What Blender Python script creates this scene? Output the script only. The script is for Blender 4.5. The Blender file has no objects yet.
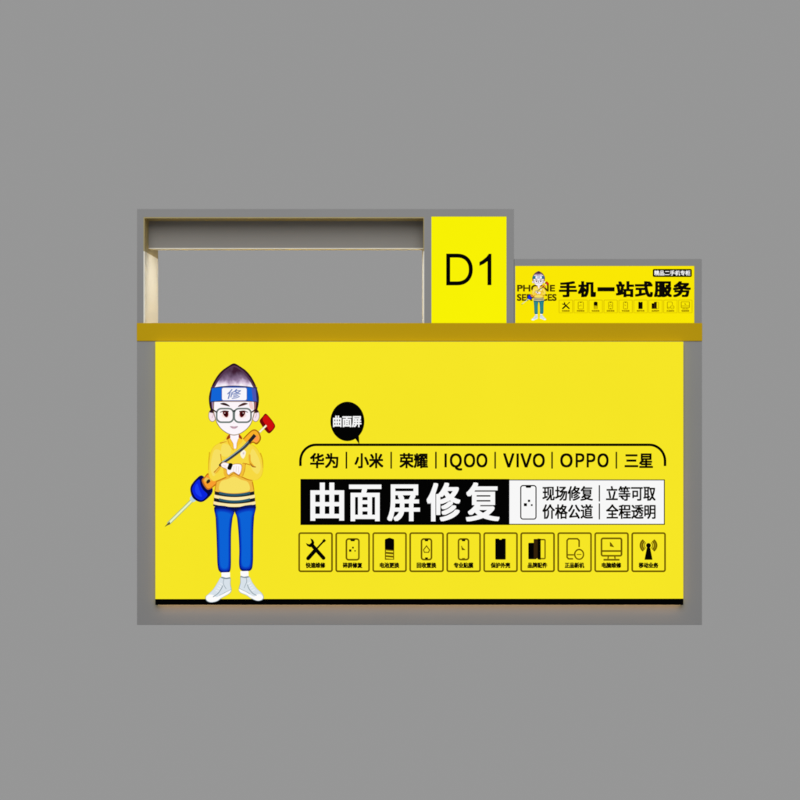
import bpy, bmesh, math
from mathutils import Vector

S = bpy.context.scene
COL = S.collection

# ------------------------------------------------------------------ camera, world, lamps, exposure
U = 0.0035            # metres per photo pixel on the counter's front plane (y = 0)
D = 5.0               # camera distance to that plane
ZB = 625.0            # photo row of the counter's foot (z = 0)
CX, CY = 400.0, 401.0 # vanishing point of the photograph
CZ = (ZB - CY) * U    # eye height

cam_d = bpy.data.cameras.new('camera')
cam = bpy.data.objects.new('camera', cam_d)
COL.objects.link(cam)
cam.location = (0, -D, CZ)
cam.rotation_euler = (math.radians(90), 0, 0)
cam_d.sensor_width = 36.0
cam_d.lens = 36.0 * D / (800 * U)
cam_d.shift_y = (CY - 400.0) / 800.0
cam_d.clip_end = 500.0
S.camera = cam

W = bpy.data.worlds.new('World')
S.world = W
W.use_nodes = True
bg = W.node_tree.nodes['Background']
bg.inputs['Color'].default_value = (0.3065, 0.3065, 0.3065, 1)   # the plain grey studio surround
bg.inputs['Strength'].default_value = 1.0

def area_lamp(name, loc, target, size, power, color):
    d = bpy.data.lights.new(name, 'AREA')
    d.shape = 'RECTANGLE'; d.size, d.size_y = size
    d.energy = power; d.color = color
    o = bpy.data.objects.new(name, d); COL.objects.link(o)
    o.location = loc
    o.rotation_euler = (Vector(target) - Vector(loc)).to_track_quat('-Z', 'Y').to_euler()
    return o
area_lamp('softbox', (0.0, -5.6, 4.4), (0, 0, 0.8), (5.0, 4.6), 330.0, (1.0, 0.99, 0.97))

S.view_settings.view_transform = 'Standard'
S.view_settings.look = 'None'
S.view_settings.exposure = 0.0
S.view_settings.gamma = 1.0
S.cycles.max_bounces = 8
S.cycles.filter_width = 1.9

# ------------------------------------------------------------------ helpers
def lin(c):
    return tuple((v / 255 / 12.92) if v / 255 <= 0.04045 else ((v / 255 + 0.055) / 1.055) ** 2.4 for v in c)

def P(px, py, y=0.0):
    """the point at depth y that sits at photo pixel (px, py)"""
    k = U * (D + y) / D
    return Vector(((px - CX) * k, y, CZ + (CY - py) * k))

def paint(name, col, rough=0.5, spec=0.3, metal=0.0, var=0.03, scale=9.0, bump=0.0):
    """opaque laminate or paint with a faint mottling"""
    m = bpy.data.materials.new(name); m.use_nodes = True
    nt = m.node_tree; b = nt.nodes['Principled BSDF']
    tc = nt.nodes.new('ShaderNodeTexCoord')
    n = nt.nodes.new('ShaderNodeTexNoise'); n.inputs['Scale'].default_value = scale; n.inputs['Detail'].default_value = 6
    nt.links.new(tc.outputs['Object'], n.inputs['Vector'])
    r = nt.nodes.new('ShaderNodeValToRGB')
    r.color_ramp.elements[0].position = 0.3; r.color_ramp.elements[1].position = 0.7
    r.color_ramp.elements[0].color = tuple(c * (1 - var) for c in col) + (1,)
    r.color_ramp.elements[1].color = tuple(min(1, c * (1 + var)) for c in col) + (1,)
    nt.links.new(n.outputs['Fac'], r.inputs['Fac'])
    nt.links.new(r.outputs['Color'], b.inputs['Base Color'])
    b.inputs['Roughness'].default_value = rough
    b.inputs['Specular IOR Level'].default_value = spec
    b.inputs['Metallic'].default_value = metal
    if bump:
        bp = nt.nodes.new('ShaderNodeBump'); bp.inputs['Strength'].default_value = bump; bp.inputs['Distance'].default_value = 0.002
        n2 = nt.nodes.new('ShaderNodeTexNoise'); n2.inputs['Scale'].default_value = 400
        nt.links.new(tc.outputs['Object'], n2.inputs['Vector'])
        nt.links.new(n2.outputs['Fac'], bp.inputs['Height']); nt.links.new(bp.outputs['Normal'], b.inputs['Normal'])
    return m

_ink = {}
def ink(rgb, strength=1.0, var=0.0):
    """a colour printed on backlit film: it glows with its own colour"""
    key = (tuple(rgb), strength, var)
    if key in _ink: return _ink[key]
    m = bpy.data.materials.new('backlit_ink'); m.use_nodes = True
    nt = m.node_tree; b = nt.nodes['Principled BSDF']
    c = lin(rgb)
    b.inputs['Base Color'].default_value = (0, 0, 0, 1)
    b.inputs['Roughness'].default_value = 0.7
    b.inputs['Specular IOR Level'].default_value = 0.0
    b.inputs['Emission Color'].default_value = c + (1,)
    b.inputs['Emission Strength'].default_value = strength
    tc = nt.nodes.new('ShaderNodeTexCoord'); n = nt.nodes.new('ShaderNodeTexNoise')
    n.inputs['Scale'].default_value = 2.2; n.inputs['Detail'].default_value = 3
    nt.links.new(tc.outputs['Object'], n.inputs['Vector'])
    mr = nt.nodes.new('ShaderNodeMapRange')
    mr.inputs['From Min'].default_value = 0.3; mr.inputs['From Max'].default_value = 0.7
    mr.inputs['To Min'].default_value = strength * (1 - var - .004); mr.inputs['To Max'].default_value = strength * (1 + var + .004)
    nt.links.new(n.outputs['Fac'], mr.inputs['Value']); nt.links.new(mr.outputs['Result'], b.inputs['Emission Strength'])
    _ink[key] = m
    return m

def link(name, me, parent=None):
    o = bpy.data.objects.new(name, me); COL.objects.link(o)
    if parent is not None: o.parent = parent
    return o

def thing(name, loc, label, cat, group=None):
    o = bpy.data.objects.new(name, None); COL.objects.link(o)
    o.location = loc; o['label'] = label; o['category'] = cat
    o.empty_display_size = 0.1
    if group: o['group'] = group
    return o

class Solid:
    """collects boxes in world metres into one mesh"""
    def __init__(self): self.bm = bmesh.new(); self.mats = []
    def box(self, x0, x1, y0, y1, z0, z1, mi=0):
        v = [self.bm.verts.new(p) for p in ((x0,y0,z0),(x1,y0,z0),(x1,y1,z0),(x0,y1,z0),(x0,y0,z1),(x1,y0,z1),(x1,y1,z1),(x0,y1,z1))]
        for q in ((0,3,2,1),(4,5,6,7),(0,1,5,4),(1,2,6,5),(2,3,7,6),(3,0,4,7)):
            f = self.bm.faces.new([v[i] for i in q]); f.material_index = mi
        return self
    def pbox(self, px0, px1, py0, py1, y0, y1, mi=0):
        """front face fills the pixel box at depth y0; straight back to y1"""
        a = P(px0, py1, y0); b = P(px1, py0, y0)
        return self.box(a.x, b.x, y0, y1, a.z, b.z, mi)
    def build(self, name, mats, parent, bevel=0.0):
        me = bpy.data.meshes.new(name)
        off = parent.matrix_world.translation if False else Vector(ROOT(parent))
        bmesh.ops.translate(self.bm, verts=self.bm.verts, vec=-off)
        self.bm.to_mesh(me); self.bm.free()
        for m in (mats if isinstance(mats, (list, tuple)) else [mats]): me.materials.append(m)
        o = link(name, me, parent)
        if bevel:
            md = o.modifiers.new('bevel', 'BEVEL'); md.width = bevel; md.segments = 2; md.limit_method = 'ANGLE'
        return o

def ROOT(o):
    v = Vector((0, 0, 0))
    while o is not None:
        v += Vector(o.location); o = o.parent
    return v

def spline(pts, n=6, closed=True):
    out = []; N = len(pts)
    rng = range(N) if closed else range(N - 1)
    for i in rng:
        g = (lambda k: pts[k % N]) if closed else (lambda k: pts[max(0, min(N - 1, k))])
        p0, p1, p2, p3 = g(i - 1), g(i), g(i + 1), g(i + 2)
        for j in range(n):
            t = j / n
            out.append(tuple(0.5 * ((2 * p1[a]) + (-p0[a] + p2[a]) * t + (2 * p0[a] - 5 * p1[a] + 4 * p2[a] - p3[a]) * t * t
                                    + (-p0[a] + 3 * p1[a] - 3 * p2[a] + p3[a]) * t ** 3) for a in (0, 1)))
    if not closed: out.append(tuple(pts[-1]))
    return out

def rrect(x0, y0, x1, y1, r, n=6):
    out = []
    for cx, cy, a0 in ((x1 - r, y0 + r, -90), (x1 - r, y1 - r, 0), (x0 + r, y1 - r, 90), (x0 + r, y0 + r, 180)):
        for j in range(n + 1):
            a = math.radians(a0 + 90 * j / n)
            out.append((cx + r * math.cos(a), cy + r * math.sin(a)))
    return out

def ellipse(cx, cy, rx, ry, n=40):
    return [(cx + rx * math.cos(2 * math.pi * i / n), cy + ry * math.sin(2 * math.pi * i / n)) for i in range(n)]

_glyph = {}
def glyphs(text, bold=0.0, italic=0.0):
    """outline of a line of text as (verts, triangles) from the built-in font"""
    key = (text, bold, italic)
    if key in _glyph: return _glyph[key]
    cu = bpy.data.curves.new('lettering', 'FONT')
    cu.body = text; cu.size = 1.0; cu.fill_mode = 'FRONT'; cu.resolution_u = 5
    cu.offset = bold; cu.shear = italic
    ob = bpy.data.objects.new('lettering', cu); COL.objects.link(ob)
    dg = bpy.context.evaluated_depsgraph_get(); dg.update()
    me = ob.evaluated_get(dg).to_mesh()
    vs = [(v.co.x, v.co.y) for v in me.vertices]; fs = [tuple(p.vertices) for p in me.polygons]
    ob.evaluated_get(dg).to_mesh_clear()
    bpy.data.objects.remove(ob); bpy.data.curves.remove(cu)
    _glyph[key] = (vs, fs)
    return vs, fs

class Print:
    """flat printing: shapes in photo pixels, each a hair in front of the one before"""
    STEP = 0.00006
    def __init__(self, y, tf=None, step=None):
        self.y = y; self.v = []; self.f = []; self.mi = []; self.mats = []; self.k = 0
        self.tf = tf or (lambda p: p)
        if step: self.STEP = step
    def mat(self, m):
        if m not in self.mats: self.mats.append(m)
        return self.mats.index(m)
    def next(self): self.k += 1; return self.y - self.k * self.STEP
    def poly(self, pts, m):
        y = self.next(); b = len(self.v)
        self.v += [P(*self.tf(p), y) for p in pts]
        self.f.append(tuple(range(b, b + len(pts)))); self.mi.append(self.mat(m)); return self
    def blob(self, pts, m, n=6): return self.poly(spline(pts, n), m)
    def rect(self, x0, y0, x1, y1, m): return self.poly([(x0, y0), (x1, y0), (x1, y1), (x0, y1)], m)
    def line(self, pts, w, m, closed=False, smooth=0, taper=None):
        if smooth: pts = spline(pts, smooth, closed)
        N = len(pts); y = self.next(); b = len(self.v); mi = self.mat(m)
        for i, p in enumerate(pts):
            a = pts[(i - 1) % N] if closed else pts[max(0, i - 1)]
            c = pts[(i + 1) % N] if closed else pts[min(N - 1, i + 1)]
            d1 = Vector((p[0] - a[0], p[1] - a[1])); d2 = Vector((c[0] - p[0], c[1] - p[1]))
            if d1.length < 1e-6: d1 = d2
            if d2.length < 1e-6: d2 = d1
            d1.normalize(); d2.normalize(); t = d1 + d2
            if t.length < 1e-6: t = d1.copy()
            t.normalize(); nrm = Vector((-t.y, t.x)); k = max(0.4, t.dot(d1))
            ww = w if taper is None else w * (taper[0] + (taper[1] - taper[0]) * i / max(1, N - 1))
            h = nrm * (ww / 2 / k)
            self.v += [P(*self.tf((p[0] + h.x, p[1] + h.y)), y), P(*self.tf((p[0] - h.x, p[1] - h.y)), y)]
        for i in range(N if closed else N - 1):
            j = (i + 1) % N
            self.f.append((b + 2 * i, b + 2 * i + 1, b + 2 * j + 1, b + 2 * j)); self.mi.append(mi)
        return self
    def text(self, s, x0, y0, x1, y1, m, r=0.0, italic=0.0, ry=None):
        """a line of text filling the pixel box; r thickens every stroke by r pixels on each side"""
        vs, fs = glyphs(s, 0.0, italic)
        ry = r if ry is None else ry
        ax = min(v[0] for v in vs); bx = max(v[0] for v in vs); ay = min(v[1] for v in vs); by = max(v[1] for v in vs)
        x0 += r; x1 -= r; y0 += ry; y1 -= ry
        mi = self.mat(m); self.next()
        sx = (x1 - x0) / max(1e-6, bx - ax); sy = (y1 - y0) / max(1e-6, by - ay)
        offs = [(0, 0)]
        if r > 0: offs = [(i * r, j * ry) for i in (-1, 0, 1) for j in (-1, 0, 1)]
        for n, (ox, oy) in enumerate(offs):
            y = self.y - self.k * self.STEP - n * 0.000005; b = len(self.v)
            self.v += [P(*self.tf((x0 + (v[0] - ax) * sx + ox, y1 - (v[1] - ay) * sy + oy)), y) for v in vs]
            self.f += [tuple(b + i for i in f) for f in fs]; self.mi += [mi] * len(fs)
        return self
    def build(self, name, parent):
        me = bpy.data.meshes.new(name); off = ROOT(parent)
        me.from_pydata([tuple(v - off) for v in self.v], [], self.f)
        for m in self.mats: me.materials.append(m)
        me.polygons.foreach_set('material_index', self.mi)
        me.update()
        return link(name, me, parent)

# ------------------------------------------------------------------ materials
GREY   = paint('grey_laminate', (0.245, 0.246, 0.250), rough=0.6, spec=0.2, var=0.02, scale=3, bump=0.03)
INNER  = paint('dark_grey_laminate', (0.225, 0.216, 0.202), rough=0.6, spec=0.2, var=0.02, scale=3, bump=0.03)
AMBER  = paint('amber_laminate', (0.50, 0.32, 0.004), rough=0.6, spec=0.03, var=0.025, scale=2.0)
CREAM  = paint('cream_panel', (0.78, 0.77, 0.70), rough=0.5, spec=0.2, var=0.02, scale=6)
SHADE_BROWN   = paint('shade_brown', (0.34, 0.285, 0.135), rough=0.5, spec=0.3, var=0.05, scale=14)  # brown stands in for shade on the upper side walls; ceiling shares it
LEDM   = ink((255, 248, 236), 24.0)
GLOW   = ink((255, 204, 146), 4.2)
GLOWS  = ink((255, 205, 140), 1.4)
BLACK  = paint('black_ink', (0.0012, 0.0012, 0.0012), rough=0.8, spec=0.0, var=0.1)
NIGHT  = paint('black_brown_ink', (0.004, 0.003, 0.0015), rough=0.8, spec=0.0, var=0.1)
YPANEL = ink((246, 230, 37), 1.0, 0.006)
YNUM   = ink((248, 242, 4), 1.0, 0.004)
YBAN   = ink((250, 232, 4), 1.0, 0.004)
WHITE  = ink((247, 247, 247))
OLIVE  = ink((112, 92, 4))
FAINT  = ink((206, 180, 4))
FAINT2 = ink((160, 134, 4))

# ------------------------------------------------------------------ the counter
DEPTH = 0.55
ctr = thing('repair_counter', (P(419.5, 625, 0).x, DEPTH / 2, 0),
            'grey service counter with an amber worktop edge, the lowest and widest unit', 'counter')
a = P(137, 625, 0); b = P(702, 341, 0)
T = 0.02
s = Solid(); s.box(a.x, b.x, 0, T, a.z, b.z).build('front_board', GREY, ctr, 0.0012)
for x0, x1 in ((a.x, a.x + T), (b.x - T, b.x)):
    s = Solid(); s.box(x0, x1, T, DEPTH, a.z, b.z).build('side_board', GREY, ctr, 0.0012)
s = Solid(); s.box(a.x + T, b.x - T, T, DEPTH, a.z, a.z + T).build('base_board', GREY, ctr)
s = Solid(); s.box(a.x + T, b.x - T, T, DEPTH - .03, 0.48, 0.498).build('shelf', GREY, ctr)
xm = (a.x + b.x) / 2
s = Solid(); s.box(xm - .009, xm + .009, T, DEPTH - .04, a.z + T, 0.48); s.build('divider_board', GREY, ctr)
c = P(136.6, 341, -0.004); d = P(702.4, 323, -0.004)
s = Solid(); s.box(c.x, d.x, -0.004, DEPTH + .02, c.z, d.z).build('worktop', AMBER, ctr, 0.0015)

# ------------------------------------------------------------------ open display hood on the worktop
ZT = P(0, 323, -0.004).z            # top of the worktop
HD = 0.28                           # hood depth
hood = thing('display_hood', (P(280, 323, 0).x, HD / 2, ZT),
             'open grey display hood with cream lit inner sides, standing on the amber worktop', 'display frame')
zt = P(0, 209, 0).z; zi = P(0, 217, 0).z
xl = P(137, 0).x; xli = P(144.6, 0).x; xr = P(426, 0).x; xri = P(423.4, 0).x
s = Solid(); s.box(xl, xr, 0, HD, zi, zt).build('top_board', GREY, hood)
s = Solid(); s.box(xl, xli - .004, 0, HD, ZT, zi).build('side_board', GREY, hood)
s = Solid(); s.box(xri + .003, xr, 0, HD, ZT, zi).build('side_board', GREY, hood)
zc = P(0, 251.2, 0).z               # cream lining stops here, the unlit wall above is painted as a brown band
s = Solid(); s.box(xli - .004, xli, 0.0005, HD - .001, ZT, zc).build('side_lining', CREAM, hood)
s = Solid(); s.box(xri, xri + .003, 0.0005, HD - .001, ZT, zc).build('side_lining', CREAM, hood)
s = Solid(); s.box(xli - .004, xli, 0.0005, HD - .001, zc, zi).build('side_shade_band', SHADE_BROWN, hood)
s = Solid(); s.box(xri, xri + .003, 0.0005, HD - .001, zc, zi).build('side_shade_band', SHADE_BROWN, hood)
s = Solid(); s.box(xli, xri, 0.0005, HD - .001, zi - .004, zi).build('ceiling_lining', SHADE_BROWN, hood)
yb = 0.082
zb = P(0, 248.9, yb).z
s = Solid(); s.box(xli, xri, yb, yb + .045, zb + .003, zi - .004).build('header_board', INNER, hood)
s = Solid(); s.box(xli, xri, yb, yb + .045, zb, zb + .003).build('header_lip', CREAM, hood)
s = Solid(); s.box(xli, xri, yb + .0455, yb + .095, zb + .012, zb + .016).build('led_channel', CREAM, hood)
led = Solid(); led.box(xli + .10, xri - .10, yb + .050, yb + .082, zb + .0055, zb + .0118).build('led_strip', LEDM, hood)

# ------------------------------------------------------------------ number sign beside the hood
num = thing('number_sign', (P(470, 323, 0).x, HD / 2, ZT),
            'tall yellow backlit box sign reading D1 in black, right of the open hood', 'sign')
s = Solid()
x0, x1 = P(426, 0).x, P(514, 0).x
f0, f1, g0, g1 = P(431.4, 0).x, P(506.6, 0).x, P(0, 322.9, 0).z, P(0, 216.4, 0).z
R = 0.006
s.box(x0, f0, 0, R + .02, ZT, zt); s.box(f1, x1, 0, R + .02, ZT, zt); s.box(f0, f1, 0, R + .02, g1, zt)
s.box(x0, x1, R + .02, HD, ZT, zt)
s.build('box_frame', GREY, num)
Solid().box(f0, f1, R, R + .019, ZT, g1).build('face', YNUM, num)
dd = [(448.2, 255.6)] + [(457.2 + 13.6 * math.sin(math.radians(t)) ** .9, 269.5 - 13.9 * (abs(math.cos(math.radians(t))) ** .9) * (1 if t <= 90 else -1)) for t in range(0, 181, 10)] + [(448.2, 283.4)]
num1 = [(491.4, 285.2), (487.5, 285.2), (487.5, 261.2), (484, 263.8), (479.4, 265.9), (479.4, 262), (482.6, 260.2), (486.4, 257), (488.9, 253.7), (491.4, 253.7)]
Print(R - .0004).line(dd, 3.95, BLACK, closed=True).poly(num1, BLACK).build('lettering', num)

# ------------------------------------------------------------------ low banner sign at the right end
ban = thing('banner_sign', (P(608, 323, 0).x, 0.06, ZT),
            'low wide yellow backlit sign with tiny icons and a small repairman, right of D1', 'sign')
x0, x1 = P(514.3, 0).x, P(701.8, 0).x
zt2 = P(0, 259, 0).z
f0, f1, g1 = P(515.2, 0).x, P(694.6, 0).x, P(0, 265.8, 0).z
s = Solid()
s.box(x0, f0, 0.0, .026, ZT, g1); s.box(f1, x1, 0.0, .026, ZT, g1); s.box(x0, x1, 0.0, .026, g1, zt2)
s.box(x0, x1, .026, .12, ZT, zt2)
s.build('box_frame', GREY, ban)
Solid().box(f0, f1, R, R + .019, ZT, g1).build('face', YBAN, ban)

# ------------------------------------------------------------------ big lightbox sign on the counter front
PY = -0.022                       # its face stands this far in front of the counter
sign = thing('lightbox_sign', (P(419.5, 606, 0).x, PY / 2, P(0, 606, 0).z),
             'large yellow backlit sign with a printed repairman and black title, fixed to the counter front', 'sign')
q0 = P(155.3, 604.9, PY); q1 = P(683.3, 341.4, PY)
Solid().box(q0.x, q1.x, PY, -0.0006, q0.z, q1.z - 0.001).build('panel', YPANEL, sign)
q2 = P(0, 470, PY).z
e = Solid(); e.box(q0.x + .01, q1.x - .01, -.0205, -.006, q0.z - .0005, q0.z - .0002); e.build('added_glow', GLOW, sign)  # added thin emitter under the panel, casts warm spill on the counter face
for xa, xb in ((q0.x - .0005, q0.x - .0002), (q1.x + .0002, q1.x + .0005)):
    e = Solid(); e.box(xa, xb, -.019, -.009, q0.z + .01, q2); e.build('added_glow', GLOWS, sign)  # fainter added emitters along the lower sides, for the same spill
Print(PY - .0002).poly([(155.3, 599.1), (683.3, 598.7), (683.3, 604.95), (155.3, 604.95)], BLACK).build('bottom_stripe', sign)

# printed repairman -------------------------------------------------
def hair_ink(ya, yb_):
    """printed hair: dark crown fading in uneven tufts to a pale scalp"""
    m = ink((20, 21, 22)).copy(); m.name = 'backlit_hair_ink'
    nt = m.node_tree; b = nt.nodes['Principled BSDF']
    g = nt.nodes.new('ShaderNodeTexCoord'); sep = nt.nodes.new('ShaderNodeSeparateXYZ')
    nt.links.new(g.outputs['Generated'], sep.inputs['Vector'])
    mp = nt.nodes.new('ShaderNodeMapping'); mp.inputs['Scale'].default_value = (15, 1, 24)
    nt.links.new(g.outputs['Generated'], mp.inputs['Vector'])
    n = nt.nodes.new('ShaderNodeTexNoise'); n.inputs['Scale'].default_value = 1.0; n.inputs['Detail'].default_value = 3
    nt.links.new(mp.outputs['Vector'], n.inputs['Vector'])
    mr = nt.nodes.new('ShaderNodeMapRange'); mr.inputs['From Min'].default_value = ya; mr.inputs['From Max'].default_value = yb_
    nt.links.new(sep.outputs['Z'], mr.inputs['Value'])
    ad = nt.nodes.new('ShaderNodeMath'); ad.operation = 'MULTIPLY_ADD'; ad.inputs[1].default_value = 0.85; ad.inputs[2].default_value = -0.425
    nt.links.new(n.outputs['Fac'], ad.inputs[0])
    sm = nt.nodes.new('ShaderNodeMath'); sm.operation = 'ADD'
    nt.links.new(mr.outputs['Result'], sm.inputs[0]); nt.links.new(ad.outputs['Value'], sm.inputs[1])
    r = nt.nodes.new('ShaderNodeValToRGB'); e = r.color_ramp.elements
    e[0].position = 0.02; e[0].color = lin((252, 244, 250)) + (1,)
    e[1].position = 0.98; e[1].color = lin((62, 30, 50)) + (1,)
    for p_, c_ in ((0.24, (216, 196, 220)), (0.44, (142, 116, 146)), (0.70, (100, 76, 102))):
        q = e.new(p_); q.color = lin(c_) + (1,)
    nt.links.new(sm.outputs['Value'], r.inputs['Fac']); nt.links.new(r.outputs['Color'], b.inputs['Emission Color'])
    return m

def repairman(pr, K=lambda c: ink(c)):
    hair = hair_ink(0.899, 0.968)
    O = K((44, 16, 30)); SK = K((253, 246, 250)); LINE = K((150, 120, 84)); OR = K((212, 146, 22))
    # screwdriver, behind the arms
    pr.line([(194, 498.5), (168, 524)], 3.4, K((150, 168, 128)))
    pr.line([(194, 498.5), (168.2, 523.8)], 2.1, K((230, 243, 196)))
    pr.poly([(169.6, 521.4), (170.3, 524.0), (164.2, 527.0)], K((92, 86, 46)))
    pr.blob([(189.8, 498.8), (193.2, 494.6), (197.2, 498.6), (193.2, 502)], K((186, 214, 222)))
    pr.blob([(202, 475.4), (196.5, 478.6), (191.4, 485), (190.3, 490.5), (192.6, 497.4), (197, 501), (201.6, 502), (206.5, 499.4),
             (211.8, 493.6), (212.4, 488.2), (208, 482)], K((6, 8, 70)))
    pr.blob([(199.4, 479.4), (195.6, 482.2), (192.6, 487), (192.3, 491), (194.6, 496.2), (198, 499.2), (201.8, 500.2), (205.4, 497.8),
             (207.4, 494.2), (203.4, 490), (200.6, 485)], K((10, 36, 222)))
    pr.blob([(197.4, 483.6), (195, 487.4), (195.6, 492.6), (199, 496), (202, 496.4), (199.6, 490.4)], K((24, 62, 240)))
    pr.poly(spline([(208.2, 473.2), (213, 478), (219.4, 480.5), (216.6, 484.4), (209, 489.6), (204.8, 487), (201.8, 480.4), (204.4, 477)], 5), K((196, 112, 20)))
    pr.poly(spline([(208.2, 474.8), (212.6, 478.6), (217.6, 481.5), (215.4, 483.8), (209, 488.4), (205.6, 485.8), (203.2, 480.4), (205.2, 477.8)], 5), K((250, 158, 46)))
    pr.blob([(206, 477.6), (209.6, 478.8), (211, 480.4), (208.6, 481.6), (204.6, 481.2)], K((232, 196, 84)))
    pr.blob([(207, 480.4), (209.4, 479.2), (210.2, 481.6), (207.6, 483.6), (206.4, 482.6)], K((46, 36, 20)))
    # red end and orange grip
    pr.line([(267, 424.6), (259, 432.6)], 2.6, K((206, 186, 96)))
    pr.blob([(265.6, 413.6), (269.6, 417.2), (273.4, 422.2), (275.2, 426.4), (272.6, 430.6), (269, 433.4), (265.4, 430.4), (261.2, 424.6), (259.7, 420.6), (262.6, 416.6)], K((112, 6, 8)))
    pr.blob([(266, 414.8), (269.6, 418.4), (272.8, 422.6), (274.2, 426.4), (272, 429.6), (269.4, 431), (267, 427), (263.4, 421.6), (262.8, 418.4)], K((206, 14, 14)))
    pr.line([(266.4, 425.4), (259.6, 432)], 1.7, K((250, 244, 214)))
    pr.blob([(236, 447), (243, 438.6), (249.6, 431.8), (254, 429.3), (257.8, 431), (260.8, 436), (260.4, 440.6), (256.6, 444.4), (252, 443), (244, 450)], K((170, 96, 14)))
    pr.blob([(237, 447.4), (243.6, 439.4), (250, 432.8), (254, 430.6), (257.2, 432), (259.6, 436.4), (259.2, 440), (256.4, 442.8), (251.6, 442), (244, 449.4)], K((249, 176, 40)))
    pr.blob([(253.6, 436), (257.8, 435.4), (258.6, 439.6), (256, 442), (253.6, 440)], K((255, 154, 72)))
    # jacket
    JY = K((247, 217, 66)); JL = K((247, 224, 98)); JD = K((240, 186, 62))
    body = [(228, 434.6), (224.6, 439.6), (219, 443), (213.6, 446.8), (210.6, 453), (208.8, 462), (208.2, 470), (209.2, 477), (212.6, 481),
            (216.4, 481.6), (215.2, 488), (214.2, 494), (213.6, 505), (222, 507.4), (234, 508.2), (246, 507.4), (255, 505), (254.6, 494), (253.4, 487), (252.6, 481),
            (257.4, 479.8), (261.6, 475.6), (263.2, 468.4), (261.8, 459), (258.6, 451), (254.4, 446), (248, 443), (243.6, 439.4), (240, 434.6)]
    pr.blob(body, K((232, 190, 40)))
    pr.blob([(234 + (x - 234) * .985, 470 + (y - 470) * .988) for x, y in body], JY)
    pr.blob([(214.6, 450), (211.4, 460), (210.8, 470), (214, 476), (219, 466), (221, 452)], JL)
    pr.blob([(253, 449), (258.6, 458), (260.6, 468), (257, 474), (251, 467), (250, 455)], JL)
    pr.blob([(222.6, 444), (221.4, 455), (229, 456), (231, 447)], JL)
    pr.blob([(217.6, 481), (226, 477.6), (234, 474), (243, 478.4), (251.6, 481), (253.4, 491), (244, 493.6), (234, 494.4), (224, 493.6), (215.6, 491.4)], JD)
    pr.blob([(221, 481.6), (228, 479), (234, 476.6), (241, 479.6), (248, 482.4), (249.6, 490), (242, 492.4), (234, 493), (225, 492.4), (219, 489.6)], JL)
    # collar and shirt
    pr.blob([(228.6, 434.4), (226.6, 439), (228, 443.4), (231.4, 446.6), (233.4, 449), (236.4, 449), (238.4, 445.6), (242, 442), (242.2, 438), (239.8, 434.4)], K((249, 200, 50)))
    pr.blob([(229.6, 434.2), (227, 437.4), (226.6, 439.6), (229.2, 438.6), (231.2, 436)], K((158, 62, 14)))
    pr.blob([(239, 434.2), (241.6, 437), (242, 439.2), (239.6, 438.2), (238, 436)], K((158, 62, 14)))
    pr.poly([(230, 433), (238.8, 433), (238.6, 438.4), (236.8, 443), (236.2, 448.6), (233.8, 448.6), (233, 443), (230.4, 438.6)], SK)
    pr.line([(230.4, 439), (233, 443.4), (233.6, 449.2)], 0.55, OR)
    pr.line([(238.4, 439), (236.9, 443.4), (236.5, 449.2)], 0.55, OR)
    pr.line([(228, 439.6), (229.6, 445), (233.6, 450.4)], 0.5, OR, smooth=4)
    # sleeve folds
    for pts, w in (([(209.6, 452), (208.7, 462), (208.5, 470)], .5), ([(220, 443.2), (226.6, 441.6)], .6),
                   ([(220.6, 454), (221.4, 460), (223, 464)], .6), ([(214, 472.4), (217.6, 468.6), (220.4, 465)], .8),
                   ([(216, 481.6), (224, 478.2), (229.4, 475.8), (234, 472.9)], 1.0), ([(224.4, 467.6), (224.2, 472), (227.4, 477)], .7),
                   ([(234, 472.9), (241, 476.6), (247, 479.2), (252.6, 480.6)], 1.0), ([(245.4, 463.6), (244.6, 470), (242.6, 476)], .7),
                   ([(242.6, 463.4), (247, 464), (252, 465.6), (256, 467)], .7), ([(249.4, 456), (250, 462), (252.8, 466)], .9),
                   ([(260.4, 453), (262.6, 460), (263, 468)], .5), ([(216.4, 482), (215.2, 488), (214.6, 492)], .7),
                   ([(252.4, 481.6), (253.4, 487), (254, 491)], .8)):
        pr.line(pts, w * 1.35, K((200, 122, 18)), smooth=5, taper=(1, .6))
    pr.blob([(214.4, 473.6), (218.4, 469), (221, 464.6), (220.2, 468.8), (217, 472.8)], K((240, 184, 48)))
    pr.blob([(225, 467), (227, 471.6), (229, 476), (226, 477.4), (223.6, 473)], K((240, 184, 48)))
    pr.blob([(242.4, 464), (245.2, 464.6), (244.2, 470.6), (242, 476.4), (239.6, 475.4), (241.8, 470)], K((243, 192, 52)))
    pr.blob([(248.8, 455), (250.4, 455), (251, 461.4), (254.6, 466.4), (250, 465), (248.8, 460)], K((236, 176, 44)))
    pr.blob([(250, 463), (253, 466), (256, 467.4), (252, 466.8)], K((150, 84, 30)))
    # badge
    pr.blob([(243.4, 450), (245.8, 451.8), (245, 456), (243.2, 458.6), (241, 456.4), (240.4, 453)], K((252, 244, 222)))
    pr.blob([(243.4, 452), (244.4, 453), (243.6, 454.6), (242.6, 453.6)], K((214, 196, 210)))
    # strap over the chest
    st = [(255, 435), (249, 442), (243.6, 447.6), (236, 453.6), (228.6, 459), (222.6, 463), (219.6, 466)]
    pr.line(st, 3.5, K((34, 34, 42)), smooth=6, taper=(1, .8))
    pr.line([(x - .55, y - .75) for x, y in st[1:-1]], 1.0, K((148, 176, 186)), smooth=6, taper=(.5, 1))
    pr.line([(x + .5, y + .6) for x, y in st[1:-1]], .8, K((66, 74, 92)), smooth=6)
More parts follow.
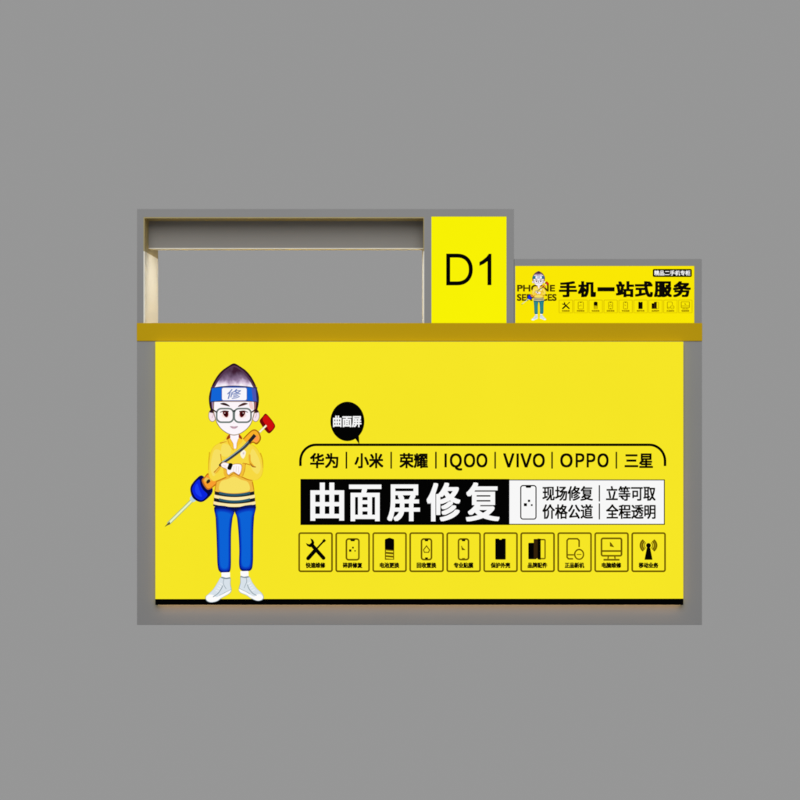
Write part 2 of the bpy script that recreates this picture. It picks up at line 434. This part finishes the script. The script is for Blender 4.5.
    # hands
    pr.blob([(220.6, 464.6), (222.4, 462.6), (225, 462), (229, 463.4), (231.6, 464.4), (236, 463.6), (241.6, 464.4), (241.8, 470), (239.4, 475.2),
             (236.4, 474), (233.8, 472.4), (231, 473.6), (228.4, 475.4), (226.6, 473), (226, 469.6), (222, 467.6)], K((196, 140, 80)))
    pr.blob([(221.2, 464.8), (222.6, 463.2), (225, 462.6), (229, 464), (231.6, 465), (236, 464.2), (241, 465), (241.2, 470), (239, 474.4),
             (236.4, 473.2), (233.8, 471.6), (231, 472.8), (228.6, 474.6), (227.2, 472.6), (226.6, 469), (222.4, 467)], SK)
    for pts in ([(222.6, 465), (226, 465.8)], [(223.6, 466.6), (227, 467.6)], [(234, 466), (233.4, 471)], [(236.4, 466), (236, 472)], [(238.8, 466.4), (238.4, 473)]):
        pr.line(pts, .35, K((222, 190, 170)))
    pr.blob([(229.4, 463.2), (232.6, 464), (231.8, 467.6), (230.4, 470), (227.4, 468.8), (228.2, 465.6)], K((14, 12, 12)))
    # hem stripes
    CR = K((251, 232, 172)); DK = K((22, 24, 34)); TE = K((44, 88, 106))
    def band(y0, h, m, x0, x1, sag, w=None):
        top = [(x0 + (x1 - x0) * i / 12, y0 + sag * (1 - (2 * i / 12 - 1) ** 2)) for i in range(13)]
        bot = [(x, y + h) for x, y in reversed(top)]
        pr.poly(top + bot, m)
    band(491.2, 3.4, DK, 214.7, 254.3, 2.5); band(491.6, 2.4, TE, 219, 250, 2.1)
    band(494.6, 3.2, CR, 214.3, 254.7, 2.5)
    band(497.8, 3.4, DK, 213.9, 255, 2.6); band(498.2, 2.4, TE, 219, 250, 2.2)
    band(501.2, 3.2, CR, 213.6, 255.4, 2.7)
    band(504.2, 1.8, DK, 213.2, 255.8, 2.8)
    # trousers
    N1 = K((6, 18, 96)); N2 = K((8, 44, 176)); N3 = K((12, 102, 216))
    L = [(215.2, 506), (215.6, 518), (216.4, 534), (217, 552), (217.4, 564), (219, 571), (224, 573.4), (229.4, 572), (230.9, 566), (231, 550), (231.2, 532), (232.6, 518), (233.8, 508.6)]
    Rr = [(235.6, 508.6), (237, 518), (238.4, 532), (239.2, 550), (239, 564), (240.6, 570), (246, 571.6), (251.4, 569.6), (253, 562), (253.2, 548), (253.4, 530), (254.2, 516), (254.9, 505)]
    top = [(216, 506.2), (225, 508), (234.4, 508.4), (244, 508), (254.4, 505)]
    pr.poly([(215.2, 505.6)] + top + [(254.8, 505), (254.4, 511), (240, 512), (235, 511), (229, 512), (215.5, 511)], N1)
    for leg in (L, Rr):
        cx = sum(p[0] for p in leg) / len(leg)
        pr.poly(spline(leg, 4), K((5, 14, 78)))
        for j, (k, c_) in enumerate(((.93, (6, 22, 110)), (.88, (8, 44, 176)), (.80, (9, 60, 190)), (.70, (10, 80, 204)), (.60, (12, 98, 214)))):
            lo = 572.4 if leg is L else 570.6
            pr.poly(spline([(cx + (x - cx) * k, 524 + (y - 524) * ((.985, .96, .94, .92, .90)[j] if y > 524 else (.93, .84, .77, .71, .66)[j])) for x, y in leg], 4), K(c_))
    # socks and shoes
    GS = K((216, 226, 234)); GL = K((128, 144, 152)); WH = K((252, 252, 252))
    pr.poly([(221.4, 572.4), (230, 572.2), (230, 578), (221.6, 577.6)], WH)
    pr.poly([(240.4, 571.2), (248.4, 571), (248.6, 577), (240.6, 576.6)], WH)
    sl = [(221, 577), (226, 577.8), (230.4, 577.6), (230.6, 584), (231.6, 590), (229.6, 593.6), (222, 598), (217, 601.4), (211, 602.6), (206.6, 601), (205.4, 597), (208.6, 593.8), (213.6, 588.6), (218, 581.6)]
    sr = [(240.4, 576), (244, 576.8), (249, 576.4), (252.4, 582.4), (257, 588.6), (261.8, 593), (263.8, 597), (262.4, 600), (257.6, 601), (251.6, 598.8), (246, 595.2), (239.8, 592.4), (238.8, 588.6), (240.2, 582.6)]
    for pts in (sl, sr): pr.blob(pts, GL); 
    for pts in (sl, sr):
        cx = sum(p[0] for p in pts) / len(pts); cy = sum(p[1] for p in pts) / len(pts)
        pr.blob([(cx + (x - cx) * .955, cy + (y - cy) * .965) for x, y in pts], GS)
    pr.blob([(206, 597.2), (209, 594.6), (213, 595), (216.6, 597), (222.6, 594), (230.8, 589.6), (229.2, 593), (221.6, 597.4), (216.6, 600.8), (211, 602), (207, 600.4)], WH)
    pr.blob([(263.2, 597), (260.4, 594.2), (256.8, 594.6), (253.6, 596.4), (247.4, 592.6), (239.6, 588.8), (240, 591.8), (246.4, 594.6), (252, 598.2), (257.6, 600.4), (262, 599.4)], WH)
    pr.line([(221.2, 577.6), (226, 578.6), (230.2, 578)], 1.0, GL, smooth=3); pr.line([(240.8, 576.6), (244.6, 577.6), (248.8, 577)], 1.0, GL, smooth=3)
    pr.line([(213, 597), (218, 593.4), (221.4, 588.6), (222.6, 585.6)], .7, GL, smooth=4); pr.line([(256.6, 595.6), (252, 592.6), (248.6, 588), (247.4, 584.6)], .7, GL, smooth=4)
    pr.line([(224, 578.6), (223.4, 583.6), (226.2, 589)], .5, GL, smooth=4); pr.line([(246.2, 577.4), (246.6, 582), (244, 588)], .5, GL, smooth=4)
    pr.line([(231.2, 589.4), (225, 592.6), (219, 595.6)], .4, GL, smooth=4); pr.line([(239.6, 588.6), (245, 591.2), (250, 594)], .4, GL, smooth=4)
    for i in range(4):
        pr.line([(219.6 - i * 1.5 + .6, 583 + i * 2.4), (222.4 - i * 1.3, 584.6 + i * 2.2)], .5, WH)
        pr.line([(250.6 + i * 1.5 - .6, 582.4 + i * 2.4), (247.8 + i * 1.3, 584 + i * 2.2)], .5, WH)
    # head
    for cx in (212.4, 255.6):
        pr.poly(ellipse(cx, 415.4, 4.1, 6.5), LINE); pr.poly(ellipse(cx, 415.4, 3.5, 5.9), K((247, 228, 236)))
        pr.line([(cx - .8, 411.8), (cx + .9, 414.4), (cx - .5, 418)], .6, K((206, 166, 180)), smooth=5)
    hd = [(234, 363.4), (240.4, 366.6), (246.4, 371), (251.4, 377), (255.6, 385), (258.4, 394), (258.9, 401), (257.4, 409.4), (254.6, 413),
          (213.4, 413), (210.4, 409.4), (208.9, 401), (209.4, 394), (212.2, 385), (216.6, 377), (221.6, 371), (227.6, 366.6)]
    pr.blob(hd, O)
    pr.blob([(234, 365.4), (240.2, 368.4), (245.8, 373), (250.6, 379), (253.9, 385), (254.6, 389), (213.4, 389), (214.1, 385), (217.4, 379), (222.2, 373), (227.8, 368.4)], K((84, 54, 80)))
    hr = [(234, 367.0), (239.6, 369.8), (244.6, 374.4), (249.2, 380.4), (252.4, 386), (253.8, 391), (214.2, 391), (215.6, 386), (218.8, 380.4), (223.4, 374.4), (228.4, 369.8)]
    pr.blob(hr, hair)
    pr.poly([(211.4, 400), (214.6, 400), (215.4, 411), (212.2, 410)], K((150, 122, 168)))
    pr.poly([(256.4, 400), (253.4, 400), (252.6, 411), (255.6, 410)], K((160, 92, 112)))
    fc = [(213.4, 401), (213.2, 411), (215.2, 419.4), (218.2, 425.8), (223, 430.9), (229, 434.4), (234, 435.5), (239, 434.4), (245, 430.9), (250, 425.8), (252.9, 419.4), (254.8, 411), (254.6, 401)]
    pr.poly(spline(fc, 5, False), LINE)
    fs = [(x * .955 + 234 * .045, 418 + (y - 418) * .955) for x, y in fc]
    pr.poly(spline(fs, 5, False), SK)
    pr.blob([(252.2, 402), (249, 403), (250.2, 408), (253.4, 409.6)], K((244, 208, 206)))
    # headband
    pr.poly(spline([(210.9, 387.8), (222, 386.2), (234, 385.6), (246, 386.2), (257, 387.8)], 5, False) + spline([(258.4, 402.4), (246, 401.2), (234, 400.8), (222, 401.2), (209.4, 402.4)], 5, False), K((36, 40, 84)))
    pr.poly(spline([(211.9, 388.4), (222, 387.2), (234, 386.6), (246, 387.2), (255.6, 388.4)], 5, False) + spline([(256.8, 401.4), (246, 400.3), (234, 399.9), (222, 400.3), (210.7, 401.4)], 5, False), K((18, 100, 214)))
    pr.poly([(251.6, 388), (255.6, 388.4), (256.8, 401.4), (253, 401)], K((74, 84, 178)))
    pr.poly(rrect(221.4, 387.0, 247.2, 401.0, 2), K((92, 108, 176)))
    pr.poly(rrect(222, 387.8, 246.6, 400.2, 1.7), K((247, 246, 252)))
    pr.text('修', 227.2, 389, 241.2, 399, K((112, 132, 188)), 0.12, 0.2)
    # brows, eyes, glasses, mouth
    pr.blob([(220.2, 403.6), (224, 402.8), (228, 404.4), (229.8, 406.6), (226.4, 405.8), (222, 404.6)], K((52, 28, 30)))
    pr.blob([(247.8, 403.6), (244, 402.8), (240, 404.6), (238, 406.8), (241.6, 406), (246, 404.6)], K((72, 28, 26)))
    for cx, sg in ((225.2, 1), (242.8, -1)):
        pr.blob([(cx - 3.6 * sg, 415.6), (cx, 411), (cx + 4 * sg, 414), (cx + 3.4 * sg, 417.2), (cx, 418)], K((250, 226, 222)))
        pr.blob([(cx - 2.4 * sg, 411.8), (cx + 2.6 * sg, 411.8), (cx + 3.1 * sg, 415.4), (cx + 1.4 * sg, 417.4), (cx - 1.2 * sg, 415.6)], K((96, 14, 18)))
        pr.poly(ellipse(cx + .5 * sg, 414, 1.5, 1.9, 20), K((46, 4, 10)))
        pr.poly(ellipse(cx - .4 * sg, 413, .55, .55, 12), K((236, 206, 206)))
        pr.line([(cx - 5.2 * sg, 412.4), (cx - 1.4 * sg, 411), (cx + 3.6 * sg, 411.6)], 1.3, K((66, 22, 26)), smooth=5, taper=(.5, 1))
        x0, x1 = cx - 8.5, cx + 8.2
        pr.line(rrect(x0, 408.6, x1, 422.2, 4.6), 1.65, K((110, 122, 118)), closed=True)
    pr.line([(233, 411.4), (234.2, 410.7), (235.2, 411.4)], 1.4, K((40, 44, 46)))
    pr.line([(211, 408.6), (217, 412.4)], 1.3, K((36, 22, 24))); pr.line([(257, 408.6), (251.2, 412.4)], 1.3, K((60, 24, 30)))
    pr.blob([(230.2, 426.4), (232.6, 426.2), (234, 426.8), (235.4, 426.2), (237.8, 426.4), (235.6, 428.6), (232.4, 428.6)], K((214, 176, 190)))
    pr.line([(230, 426.4), (232, 427.3), (234, 427), (236, 427.3), (238, 426.4)], .6, K((140, 108, 124)), smooth=3)
    pr.line([(233, 422.6), (234.6, 423.2)], .4, K((224, 196, 200)))
    return pr
repairman(Print(PY - .0008)).build('printed_repairman', sign)

# speech bubble
pb = Print(PY - .0004)
pb.poly(ellipse(347.4, 421.4, 17, 19.7), BLACK)
pb.poly([(354.6, 437.5), (359.4, 444.6), (358.6, 432.5)], BLACK)
bub = pb.build('speech_bubble', sign)
Print(PY - .0008).text('曲面屏', 333, 415.6, 361.4, 427.2, WHITE, 0.36).build('lettering', bub)

# rounded bracket line
arc = [(300.4, 466)] + [(316 - 15.6 * math.cos(math.radians(t)), 461 - 16.2 * math.sin(math.radians(t))) for t in range(0, 91, 9)] \
    + [(649.4 + 15.6 * math.sin(math.radians(t)), 461 - 16.2 * math.cos(math.radians(t))) for t in range(0, 91, 9)] + [(665, 466)]
Print(PY - .0004).line(arc, 2.5, BLACK).build('bracket_line', sign)

# row of names, with its dividers
row = (('华为', 310, 338.4, 453, 468.3), ('小米', 354.4, 383.4, 453, 468.3), ('荣耀', 399.4, 428, 453, 468.3), ('三星', 624.6, 653, 453.4, 468))
for t, x0, x1, y0, y1 in row:
    Print(PY - .0004).text(t, x0, y0, x1, y1, NIGHT, 0.46).build('lettering', sign)
latin = (('Ｉ', 444.6, 446.7, 'Ｑ', 449.8, 462.2, 'Ｏ', 463.8, 475.2, 'Ｏ', 476.4, 487.4), ('Ｖ', 503.2, 514.4, 'Ｉ', 516.6, 518.7, 'Ｖ', 520.4, 531.8, 'Ｏ', 532.8, 544.8),
         ('Ｏ', 560.2, 572.6, 'Ｐ', 575.6, 584.4, 'Ｐ', 586.6, 595.4, 'Ｏ', 597.4, 608.6))
for w in latin:
    pt = Print(PY - .0004)
    for ch, x0, x1 in zip(w[0::3], w[1::3], w[2::3]):
        if ch == 'Ｉ': pt.rect(x0 - .1, 453.5, x1 + .1, 467.4, NIGHT)
        else: pt.text(ch, x0, 453.3, x1, 470.6 if ch == 'Ｑ' else 467.5, NIGHT, 0.44)
    pt.build('lettering', sign)
for x in (346.4, 391.2, 435.9, 495.2, 552.1, 616.4):
    Print(PY - .0004).rect(x - .75, 451.8, x + .75, 468.6, NIGHT).build('divider', sign)

# title plate
tp = Print(PY - .0004).rect(300.4, 479, 509.4, 525, BLACK).build('title_plate', sign)
pt = Print(PY - .0008)
for t, x0, x1, y0, y1 in (('曲', 310.4, 344.2, 482.6, 520.8), ('面', 349, 381.4, 484.6, 521.2), ('屏', 387.2, 420, 484.4, 521.2), ('修', 426.6, 460.4, 482.6, 521.4), ('复', 465.8, 499.6, 482.4, 521.4)):
    pt.text(t, x0, y0, x1, y1, WHITE, 1.05, 0, 0.7)
pt.build('lettering', tp)

# slogan plate
sp = Print(PY - .0004).rect(509.4, 479.4, 664.8, 524.8, NIGHT).rect(509.4, 480.3, 663.9, 523.9, WHITE).build('slogan_plate', sign)
INK2 = ink((40, 40, 40))
for t, x0, y0, x1, y1 in (('现场修复', 542.4, 486, 593, 500.8), ('立等可取', 606, 486, 655.6, 500.8), ('价格公道', 542.4, 504.2, 593, 519), ('全程透明', 606, 504.2, 655.6, 519)):
    Print(PY - .0008).text(t, x0, y0, x1, y1, NIGHT, 0.36, 0, 0.26).build('lettering', sp)
for y0, y1 in ((485.2, 501.4), (503.4, 519.4)):
    Print(PY - .0008).rect(598.8, y0, 600, y1, NIGHT).build('divider', sp)

# icons ---------------------------------------------------------------
def phone(pr, x0, y0, x1, y1, m, w=1.2, notch=BLACK):
    pr.line(rrect(x0, y0, x1, y1, 2.2), w, m, closed=True)
    xm = (x0 + x1) / 2; k = (x1 - x0) * .21
    pr.poly([(xm - k, y0 + .1), (xm + k, y0 + .1), (xm + k * .7, y0 + 2.2), (xm - k * .7, y0 + 2.2)], notch)
def pixels(pr, cx, cy, s, m):
    for dx, dy, q in ((-2.4, 1.2, 2.4), (.5, -1.9, 1.8), (2.7, 1.5, 1.4)):
        pr.rect(cx + (dx - q / 2) * s, cy + (dy - q / 2) * s, cx + (dx + q / 2) * s, cy + (dy + q / 2) * s, m)
ph = Print(PY - .0008); phone(ph, 520.8, 485.6, 536, 519, NIGHT, 1.1); pixels(ph, 528.4, 503.2, 1.25, NIGHT)
ph.build('phone_icon', sp)

def icon(pr, kind, dark, soft, bgm):
    """drawn in a 34 x 39.5 tile whose top-left corner is (0, 0)"""
    if kind == 0:      # wrench crossed with a screwdriver
        pr.line([(26.2, 7.6), (17.4, 17.2)], 1.7, dark); pr.line([(26.6, 7.2), (24.6, 9.4)], 2.7, dark)
        pr.line([(17.6, 17), (9.4, 26.2)], 3.9, dark); pr.poly(ellipse(9.6, 26, 1.9, 1.9, 16), dark)
        pr.line([(12, 11), (25.2, 25.8)], 3.7, dark); pr.poly(ellipse(25, 25.6, 1.9, 1.9, 16), dark)
        pr.poly([(11.9, 6.0), (14.4, 7.2), (15.8, 9.8), (15.4, 12.4), (14, 14.2), (11.4, 14.8), (8.6, 13.4), (7.4, 10.4), (9, 11.4), (11, 12), (12.6, 11.2), (13, 9.4), (12.4, 7.8)], dark)
    elif kind == 1:
        phone(pr, 10.9, 6.6, 23.4, 27.4, soft, 1.6, dark); pixels(pr, 17, 17, .95, dark)
    elif kind == 2:    # battery
        pr.poly(spline([(12.4, 17), (12.4, 8), (13.2, 6.6), (15, 6), (17, 5.4), (19, 6), (20.8, 6.6), (21.6, 8), (21.6, 18)], 3, False), dark)
        pr.poly([(12.4, 16.8), (21.6, 17.8), (21.6, 27.4), (12.4, 27.4)], soft)
        for y in (18.2, 21.6, 24.8): pr.poly([(13.4, y - .2), (20.6, y + .4), (20.6, y + 1.8), (13.4, y + 1.2)], bgm)
    elif kind == 3:    # phone with a recycling loop
        phone(pr, 12, 6.6, 22, 27.2, soft, 1.6, dark)
        pr.line([(17, 13.4), (20, 17.6), (19, 20), (15, 20), (14, 17.6)], 1.0, soft, closed=True)
        pr.rect(15.6, 25, 18.4, 26.8, dark)
    elif kind == 4:    # phone with film
        phone(pr, 12, 6.6, 22, 27.2, soft, 1.6, dark)
        pr.line([(15, 13.4), (15.8, 17.6)], .9, soft); pr.poly([(14.8, 14), (19, 17.6), (15.6, 17.8)], soft); pr.rect(15.6, 25.6, 18.4, 26.8, soft)
    elif kind == 5:    # solid case
        pr.poly(rrect(11.8, 6.2, 22.2, 27.2, .9), dark); pr.poly([(15.4, 6), (18.6, 6), (18, 7.2), (16, 7.2)], bgm)
    elif kind == 6:    # three spare screens
        pr.poly(rrect(7.8, 10.4, 16, 26.8, .9), dark); pr.poly(rrect(13.2, 6.6, 17.4, 26, .4), ink((52, 34, 10)))
        pr.line(rrect(18, 7.2, 24.6, 26.2, .8), 1.3, soft, closed=True); pr.poly([(17.2, 6), (20.2, 6.4), (20.2, 27.4), (17.2, 27)], dark)
    elif kind == 7:    # handset with a round seal
        pr.line([(21.6, 14.6), (21.6, 8), (20, 6.4), (11, 6.4), (9.6, 8), (9.6, 24.8), (11, 26.4), (15.6, 26.4)], 1.5, soft)
        pr.line([(10, 22.4), (16.4, 22.4)], 1.4, soft)
        pr.line(ellipse(21.6, 22, 4.4, 4.9, 28), 1.4, soft, closed=True); pr.line([(19.2, 22), (24, 22)], .8, soft)
    elif kind == 8:    # monitor
        pr.line(rrect(7, 6, 27, 23.4, 1.6), 1.7, soft, closed=True); pr.line([(7.4, 18.6), (26.6, 18.6)], 1.7, soft)
        pr.poly([(15.4, 9.4), (16.6, 10.4), (19.8, 14.8), (15.4, 14)], soft); pr.line([(13.8, 24), (13.4, 26.4)], 1.3, soft); pr.line([(20.2, 24), (20.6, 26.4)], 1.3, soft)
        pr.line([(9, 27.4), (25, 27.4)], 1.7, soft)
    elif kind == 9:    # aerial with waves
        pr.poly([(15.4, 15), (18.6, 15), (21, 27.4), (13, 27.4)], dark); pr.poly(ellipse(17, 13, 2.4, 2.4, 20), dark)
        for sg in (-1, 1):
            f = lambda x: 17 + sg * x
            for r, w in ((4.4, .9), (6.3, 1.5), (8.3, 1.9)):
                pts = [(f(r * math.cos(math.radians(t)) * .96), 13 + r * math.sin(math.radians(t)) * .86) for t in range(-50, 51, 10)]
                pr.line(pts, w, soft)
    return pr

KINDS = ('crossed wrench and screwdriver', 'phone with a broken screen', 'half-filled battery', 'phone with a recycling loop', 'phone with screen film',
         'solid black phone case', 'row of three spare screens', 'handset with a round seal', 'desktop monitor', 'aerial sending out waves')
CAPS = ('快速维修', '碎屏修复', '电池更换', '回收置换', '专业贴膜', '保护外壳', '品牌配件', '正品新机', '电脑维修', '移动业务')
for i in range(10):
    tx = 298.5 + i * 37.0; ty = 532.4
    tf = lambda p, tx=tx, ty=ty: (p[0] + tx, p[1] + ty)
    tile = Print(PY - .0004, tf).line(rrect(.7, .7, 33.5, 38.9, 1.6), 1.65, OLIVE, closed=True).build('service_tile', sign); tile['label'] = 'outlined square tile with icon of ' + KINDS[i]
    icon(Print(PY - .0006, tf), i, BLACK, OLIVE, YPANEL).build('icon', tile)
    Print(PY - .0006, tf).text(CAPS[i], 7.2, 30.1, 26.8, 35.7, NIGHT, 0.26).build('caption', tile)

# ------------------------------------------------------------------ prints on the banner sign
BY = R - .0003
kx = 0.2545
def small(p): return (538.6 + (p[0] - 234) * kx, 271 + (p[1] - 363.4) * 0.207)
def K2(c):
    t = {(5, 14, 78): (24, 84, 100), (6, 22, 110): (26, 96, 112), (9, 60, 190): (34, 118, 132), (10, 80, 204): (38, 126, 136), (12, 98, 214): (44, 136, 140), (8, 44, 176): (30, 110, 130), (12, 102, 216): (44, 136, 140), (6, 18, 96): (24, 84, 100), (18, 100, 214): (40, 120, 140), (44, 16, 30): (150, 100, 40)}
    return ink(t.get(tuple(c), c))
pt = Print(BY)
INKB = ink((74, 60, 4))
Print(BY).text('PHONE', 517.2, 284.8, 555, 291.6, INKB, 0.32).build('lettering', ban)
Print(BY).text('SERVICES', 517, 294, 556.6, 300.9, INKB, 0.32).build('lettering', ban)
repairman(Print(BY - .0002, small, 0.00003), K2).build('printed_repairman', ban)
pt = Print(BY)
for i, t in enumerate('手机一站式服务'):
    x0 = 559 + i * 19.0
    if t == '一': pt.text(t, x0 + .4, 287.2, x0 + 17.6, 291.4, NIGHT, 0.6)
    else: pt.text(t, x0 - .1, 281.2, x0 + 18, 297.2, NIGHT, 0.84, 0, 0.6)
pt.build('lettering', ban)
bd = Print(BY).poly(rrect(652.8, 269, 691.8, 276.9, 1.3), NIGHT).build('badge', ban)
Print(BY - .0004).text('精品二手机专柜', 654.2, 270.4, 690.4, 275.5, WHITE, 0.14).build('lettering', bd)
for i in range(9):
    tx = 558.8 + i * 14.95; ty = 299.8; q = 13.9 / 34
    tf = lambda p, tx=tx, ty=ty, q=q: (tx + p[0] * q, ty + p[1] * .336)
    tile = Print(BY, tf).line(rrect(.7, .7, 33.5, 38.9, 1.6), 1.4, FAINT, closed=True).build('service_tile', ban); tile['label'] = 'tiny faint tile with icon of ' + KINDS[i]
    icon(Print(BY - .0002, tf), i, NIGHT, FAINT2, YBAN).build('icon', tile)
    Print(BY - .0002, tf).text(CAPS[i], 7.4, 30.4, 26.6, 35.4, FAINT2, 0.3).build('caption', tile)
